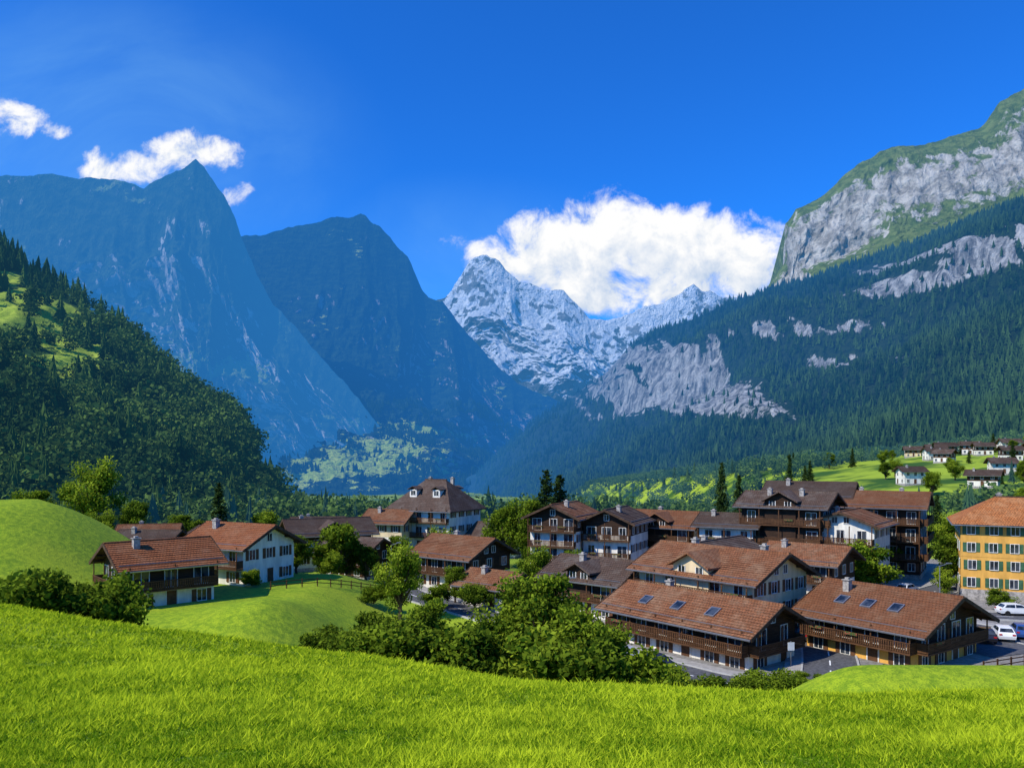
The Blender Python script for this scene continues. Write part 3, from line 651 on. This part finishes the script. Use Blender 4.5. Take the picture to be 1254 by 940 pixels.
# ------------------------------------------------------------------ cars
M['tyre']=simple('tyre',(.02,.02,.02),.9,.1);M['lamp']=simple('car_lamp',(.7,.7,.68),.2,.05);M['tail']=simple('tail_lamp',(.4,.02,.02),.3,.05)
carp=[cloth('car_paint_white',(.75,.75,.74)),cloth('car_paint_silver',(.42,.43,.45)),cloth('car_paint_black',(.02,.02,.025)),cloth('car_paint_red',(.4,.03,.03)),cloth('car_paint_blue',(.03,.08,.25))]
def car(x,y,yaw,c):
    e=bpy.data.objects.new('parked_car',None);col0.objects.link(e);e.location=(x,y,float(ground(x,y))+.12);e.rotation_euler=(0,0,math.radians(yaw))
    pr=[(-2.08,.3),(-2.15,.62),(-2.05,.9),(-1.85,1.0),(-1.45,1.42),(-.9,1.5),(.35,1.48),(.65,1.38),(1.2,.98),(1.95,.82),(2.15,.6),(2.1,.3)]
    hw=[.84,.88,.86,.82,.66,.62,.62,.64,.80,.80,.82,.84]
    b=Part();n=len(pr)
    for (a,z),w in zip(pr,hw): b.v+=[(a,-w,z),(a,w,z)]
    for i in range(n): j=(i+1)%n;b.f.append((2*i,2*j,2*j+1,2*i+1))
    for s in (0,1):
        b.f.append(tuple(2*i+s for i in (3,4,5,6,7,8)));b.f.append(tuple(2*i+s for i in (0,1,2,3,8,9,10,11)))
    b.obj('body',carp[c],e)
    g=Part()
    def quad(*q): o=len(g.v);g.v+=list(q);g.f.append((o,o+1,o+2,o+3))
    for s in (-1,1):
        quad((-1.62,s*.80,1.05),(-.35,s*.82,1.05),(-.35,s*.665,1.42),(-1.32,s*.675,1.40));quad((-.25,s*.82,1.05),(.98,s*.81,1.05),(.5,s*.68,1.38),(-.25,s*.665,1.42))
    quad((1.14,-.72,1.04),(1.14,.72,1.04),(.70,.58,1.375),(.70,-.58,1.375));quad((-1.83,-.7,1.05),(-1.83,.7,1.05),(-1.5,.58,1.40),(-1.5,-.58,1.40))
    g.obj('windows',M['glass'],e)
    w=Part()
    for ax in (-1.32,1.35):
        for s in (-1,1):
            o=len(w.v);m=16
            for k_ in range(m): th=2*math.pi*k_/m;w.v+=[(ax+.33*math.cos(th),s*.68,.33+.33*math.sin(th)),(ax+.33*math.cos(th),s*.9,.33+.33*math.sin(th))]
            for k_ in range(m): j=(k_+1)%m;w.f.append((o+2*k_,o+2*j,o+2*j+1,o+2*k_+1))
            w.f.append(tuple(o+2*k_+1 for k_ in range(m)))
    w.obj('wheels',M['tyre'],e)
    l=Part();l.box(2.0,2.14,-.78,-.45,.6,.76);l.box(2.0,2.14,.45,.78,.6,.76);l.obj('headlights',M['lamp'],e)
    t=Part();t.box(-2.16,-2.05,-.8,-.5,.72,.88);t.box(-2.16,-2.05,.5,.8,.72,.88);t.obj('tail_lights',M['tail'],e)
for x,y,a,c in ((11.5,80.5,-52,1),(14.0,77.4,-52,2),(8.6,84.5,-50,0),(50,88,70,1),(52.8,89,70,2),(55.6,90.2,70,0),(58.4,91.4,68,4),(48,85.5,70,2),(66,104.5,-6,0),(74,104,-4,1),(83,103.6,-2,2),(33,90,60,2),(-18,124,-50,0),(60,121,40,0)):
    car(x,y,a,c)
def lamp(x,y):
    e=bpy.data.objects.new('street_lamp',None);col0.objects.link(e);e.location=(x,y,float(ground(x,y)))
    V,F=frustum((0,0,-.3),(0,0,6),.09,.05,10);V2,F2=frustum((0,0,5.95),(1.2,0,6.3),.04,.035,8)
    addobj('pole',mesh_np('pole',np.concatenate([V,V2]),np.concatenate([F,F2+len(V)]),[M['metal']]),parent=e)
    p=Part();p.box(.9,1.6,-.14,.14,6.27,6.4);p.box(-.18,.18,-.18,.18,-.3,.3);p.obj('lamp_head',M['metal'],e)
for x,y in ((6,95),(36,101),(58,108),(80,106),(-20,132)): lamp(x,y)
def sign(x,y,yaw):
    e=bpy.data.objects.new('traffic_sign',None);col0.objects.link(e);e.location=(x,y,float(ground(x,y)));e.rotation_euler=(0,0,yaw)
    p=Part();p.box(-.04,.04,-.04,.04,-.3,2.6);p.obj('post',M['metal'],e)
    p=Part();p.box(-.35,.35,-.075,-.045,1.7,2.5);p.obj('panel',M['paint'],e)
sign(27.3,78,.2);sign(31.5,100,.3)
def fence(pts,name='wooden_fence'):
    P=np.array(pts,float);d=np.r_[0,np.cumsum(np.linalg.norm(np.diff(P,axis=0),axis=1))];u=np.arange(0,d[-1],2.0)
    C=[(float(np.interp(t,d,P[:,0])),float(np.interp(t,d,P[:,1]))) for t in u];part=Part()
    Zs=[float(ground(*c)) for c in C]
    for (x,y),z in zip(C,Zs): part.box(x-.06,x+.06,y-.06,y+.06,z-.3,z+1.1)
    for i in range(len(C)-1):
        (x0,y0),(x1,y1)=C[i],C[i+1]
        for h in (.45,.9): part.hexa([(x0,y0-.09,Zs[i]+h),(x1,y1-.09,Zs[i+1]+h),(x1,y1-.064,Zs[i+1]+h),(x0,y0-.064,Zs[i]+h),(x0,y0-.09,Zs[i]+h+.1),(x1,y1-.09,Zs[i+1]+h+.1),(x1,y1-.064,Zs[i+1]+h+.1),(x0,y0-.064,Zs[i]+h+.1)])
    part.obj(name,M['wood2'],None)
fence([(-30,99),(-24,103),(-20,110),(-16,118)]);fence([(45,76),(54,80),(64,84)])
# ------------------------------------------------------------------ trees and bushes of the village
for a in [ # kind,x,y,h,wide,variant
 ('b',-36,61,8.0,1.0,0),('b',-33,63,7.0,1.0,2),('b',-39,64,7.6,1.0,0),('b',-34.8,66,7.6,1.0,2),('b',-43,68,6.5,1.1,0),('b',-45,74,5,1.1,2),
 ('d',-14.2,101,11,.85,1),('b',-16.5,69,5.0,1.1,0),('b',-13,67,5.6,1.1,2),('b',-10.5,63,5.6,1.0,1),
 ('d',-12,70,7.8,.95,0),('d',-7.2,69,9.2,.95,2),('b',-9,62,6.8,1.2,0),('b',-5.4,62,7.4,1.2,2),('b',-2.4,62,7.5,1.2,0),('d',-1.2,67,9.6,1,1),
 ('d',2.2,68,12.4,.95,0),('b',1.5,60,8.0,1.2,1),('d',5.2,62,10.0,1.1,2),('b',5.0,58,7.5,1.2,0),('b',8.0,60,6.5,1.2,2),('d',7.6,65,8.0,1,0),
 ('b',10.5,61,3.6,1.4,2),('b',13.2,61.5,3.2,1.5,1),('b',16,62,3.0,1.5,0),('b',19,63,3.0,1.4,2),('b',11,66,4,1.2,0),('b',13,65,3.4,1.4,0),('b',22,64,2.8,1.4,2),('b',25,65,2.4,1.4,0),
 ('d',2.5,148,15,.8,0),('c',6.5,152,19,1.1,0),('c',9.3,155,18,1.1,1),('d',-1.5,150,13,.9,2),('d',5,146,12,1,2),
 ('d',-100,190,23,.85,1),('d',-112,186,15,1,0),('d',-86,182,12,1,2),('d',-92,178,10,1.1,1),('d',-75,180,9,1.1,0),('c',-70,190,15,1.1,0),
 ('c',50,190,20,.7,0),('c',62,178,22,.55,1),('c',53,186,17,.8,1),
 ('d',68,124,10,.9,0),('d',72,128,9,.9,2),('d',64,118,5,1,1),('b',66,108,3,1.2,0),('d',37,108,6,.9,2),
 ('d',92,150,12,1,0),('d',88,160,11,1,1),('b',45,98,3,1,1),('b',30,104,3.2,1,0),('d',48,122,7,.9,0),('b',26,71.5,1.4,1.2,1),('b',34,73,1.6,1.3,0),
 ('d',-20,140,8,.9,0),('d',-13,146,9,.9,1),('d',-43,140,8,1,0),('d',-30,128,6,1,2),('b',-26,115,3,1,1),('b',-49,103,3,1,2),('b',-33,101,2.4,1.2,1),
 ('d',-8,112,6,.9,0),('b',-5,106,4,1.1,2),('b',-10,108,3.4,1.2,0),('b',2,104,4,1.1,2),('b',-18,104,3,1.2,2),('d',-22,120,6,1,0)]:
    tree(*a)
rt=random.Random(11)
for i in range(75):
    y=rt.uniform(115,200);x=rt.uniform(-42 if y<135 else -70,105)
    tree(rt.choice('dddbbc'),x,y,rt.uniform(3.5,8),1)
for i in range(60):
    y=rt.uniform(190,520);x=y*rt.uniform(.28,.74)
    tree(rt.choice('ddc'),x,y,rt.uniform(6,12),1)
# ------------------------------------------------------------------ grass blades
n=360000
yb=4.5*np.exp(rng.random(n)*math.log(46/4.5));xb=(rng.random(n)*2-1)*(yb*.70+1.5)
zb=ground(xb,yb);th=rng.random(n)*6.283
cl=fbm(xb*2.8,yb*2.8,3,61);c2=fbm(xb*.35,yb*.35,3,62)
h=(.024+.034*rng.random(n))*np.clip(1+1.0*cl+.5*c2,.3,3)*(1+yb/20);w=.005+.0010*yb
dx=np.cos(th)*w;dy=np.sin(th)*w;lx=rng.normal(size=n)*h*.8;ly=rng.normal(size=n)*h*.8
V=np.stack([np.stack([xb-dx,yb-dy,zb-.01],1),np.stack([xb+dx,yb+dy,zb-.01],1),np.stack([xb+lx,yb+ly,zb+h],1)],1).reshape(-1,3)
t=np.clip(.48+.65*cl+.45*c2+.30*rng.normal(size=n),0,1)
M['grass']=leafmat('meadow_grass_blades',(.11,.22,.006),(.60,.70,.03),trans=.45)
addobj('meadow_grass',mesh_np('meadow_grass',V,np.arange(3*n).reshape(-1,3),[M['grass']],attrs={'tint':np.repeat(t,3)}))
# ------------------------------------------------------------------ sky, clouds, sun
sd=Vector((-.62,-.35,.70)).normalized()
w=bpy.data.worlds.new('World');scene.world=w;w.use_nodes=True;w.node_tree.nodes.clear();N=NT(w.node_tree)
sk=N.n('ShaderNodeTexSky',sky_type='NISHITA',sun_disc=False,sun_elevation=math.asin(sd.z),sun_rotation=math.atan2(sd.x,sd.y)%(2*math.pi),altitude=900,air_density=1.0,dust_density=1.2,ozone_density=3.0)
skc=N.mix(1.0,sk.outputs[0],(.13,.82,1.9),'MULTIPLY')
b1=N.n('ShaderNodeBackground',{0:skc,1:.118}).outputs[0]
g=N.n('ShaderNodeTexCoord').outputs['Generated'];sx=N.n('ShaderNodeSeparateXYZ',{0:g}).outputs
yy=N.m('MAXIMUM',sx[1],.05);a=N.m('DIVIDE',sx[0],yy);b=N.m('DIVIDE',sx[2],yy)
cv=N.n('ShaderNodeCombineXYZ',{0:a,1:b}).outputs[0]
def blob(u,v,ru,rv,am):
    ca=(u-627)/975;cb=(560-v)/975
    e1=N.m('POWER',N.m('ABSOLUTE',N.m('DIVIDE',N.m('SUBTRACT',a,ca),ru/975)),2.0);e2=N.m('POWER',N.m('ABSOLUTE',N.m('DIVIDE',N.m('SUBTRACT',b,cb),rv/975)),2.0)
    return N.m('MULTIPLY',N.m('SUBTRACT',1.0,N.m('ADD',e1,e2)),am)
F=None
for q_ in ((690,312,88,66,1.3),(745,298,70,66,1.2),(800,312,85,68,1.3),(868,310,88,64,1.3),(905,318,80,62,1.2),(640,318,65,32,.9),(590,303,60,20,.45),(785,352,175,36,1.1),(14,145,44,28,.75),(190,205,85,26,.65),(228,188,62,26,.9),(293,238,28,17,.7),(150,208,52,18,.6),(65,158,18,10,.45)):
    f=blob(*q_)
    F=f if F is None else N.m('SMOOTH_MAX',F,f,.25)
n1=N.noise(cv,16,8,.64,.3)
D=N.m('ADD',N.m('MAXIMUM',F,-2.0),N.m('MULTIPLY',N.m('SUBTRACT',n1,.5),3.8))
front=N.ss(sx[1],.05,.1)
msk=N.m('MULTIPLY',N.ss(D,.0,.85),front)
# sky glow on the sun side, painted in as thin high cloud
nv=N.noise(N.scale(cv,1.0,1.6,1),3.5,6,.6,.6)
glow_veil=N.m('MULTIPLY',N.m('MULTIPLY',N.ss(N.m('MAXIMUM',blob(60,190,420,230,1.0),blob(560,320,260,110,.6)),-.1,1.2),N.m('MULTIPLY_ADD',N.ss(nv,.35,.7),.6,.4)),.42)
msk2=N.m('MULTIPLY',glow_veil,front)
cv2=N.n('ShaderNodeVectorMath',{0:cv,1:(-.012,.018,0)},operation='ADD').outputs[0]
n2=N.noise(cv2,16,6,.62,.3)
sh=N.m('ADD',.50,N.m('MULTIPLY',N.m('SUBTRACT',n1,n2),2.6))  # cloud light and shade painted in: sunward noise emboss, greyer bottoms
sh=N.m('ADD',sh,N.m('MULTIPLY',N.ss(b,.20,.29),.50),clamp=True)
cc=N.mix(sh,(.44,.58,.80),(1.0,1.0,1.0))
b2=N.n('ShaderNodeBackground',{0:cc,1:1.0}).outputs[0]
b3=N.n('ShaderNodeBackground',{0:(.25,.58,.95,1),1:1.0}).outputs[0]
m0=N.n('ShaderNodeMixShader',{0:msk2,1:b1,2:b3}).outputs[0]
wo=N.n('ShaderNodeOutputWorld');N.nt.links.new(N.n('ShaderNodeMixShader',{0:msk,1:m0,2:b2}).outputs[0],wo.inputs[0])
sl=bpy.data.lights.new('sun','SUN');sl.energy=5.0;sl.angle=math.radians(.5);sl.color=(1,.94,.83)
so=bpy.data.objects.new('sun',sl);col0.objects.link(so);so.rotation_euler=sd.to_track_quat('Z','Y').to_euler()
# ------------------------------------------------------------------ camera
cd=bpy.data.cameras.new('camera');cd.lens=28;cd.sensor_width=36;cd.shift_y=.0718;cd.clip_start=.1;cd.clip_end=30000
co=bpy.data.objects.new('camera',cd);col0.objects.link(co);co.location=(0,0,0);co.rotation_euler=(math.radians(90),0,0)
scene.camera=co
scene.view_settings.view_transform='Standard'
try: scene.view_settings.look='None'
except Exception: pass
scene.view_settings.exposure=0
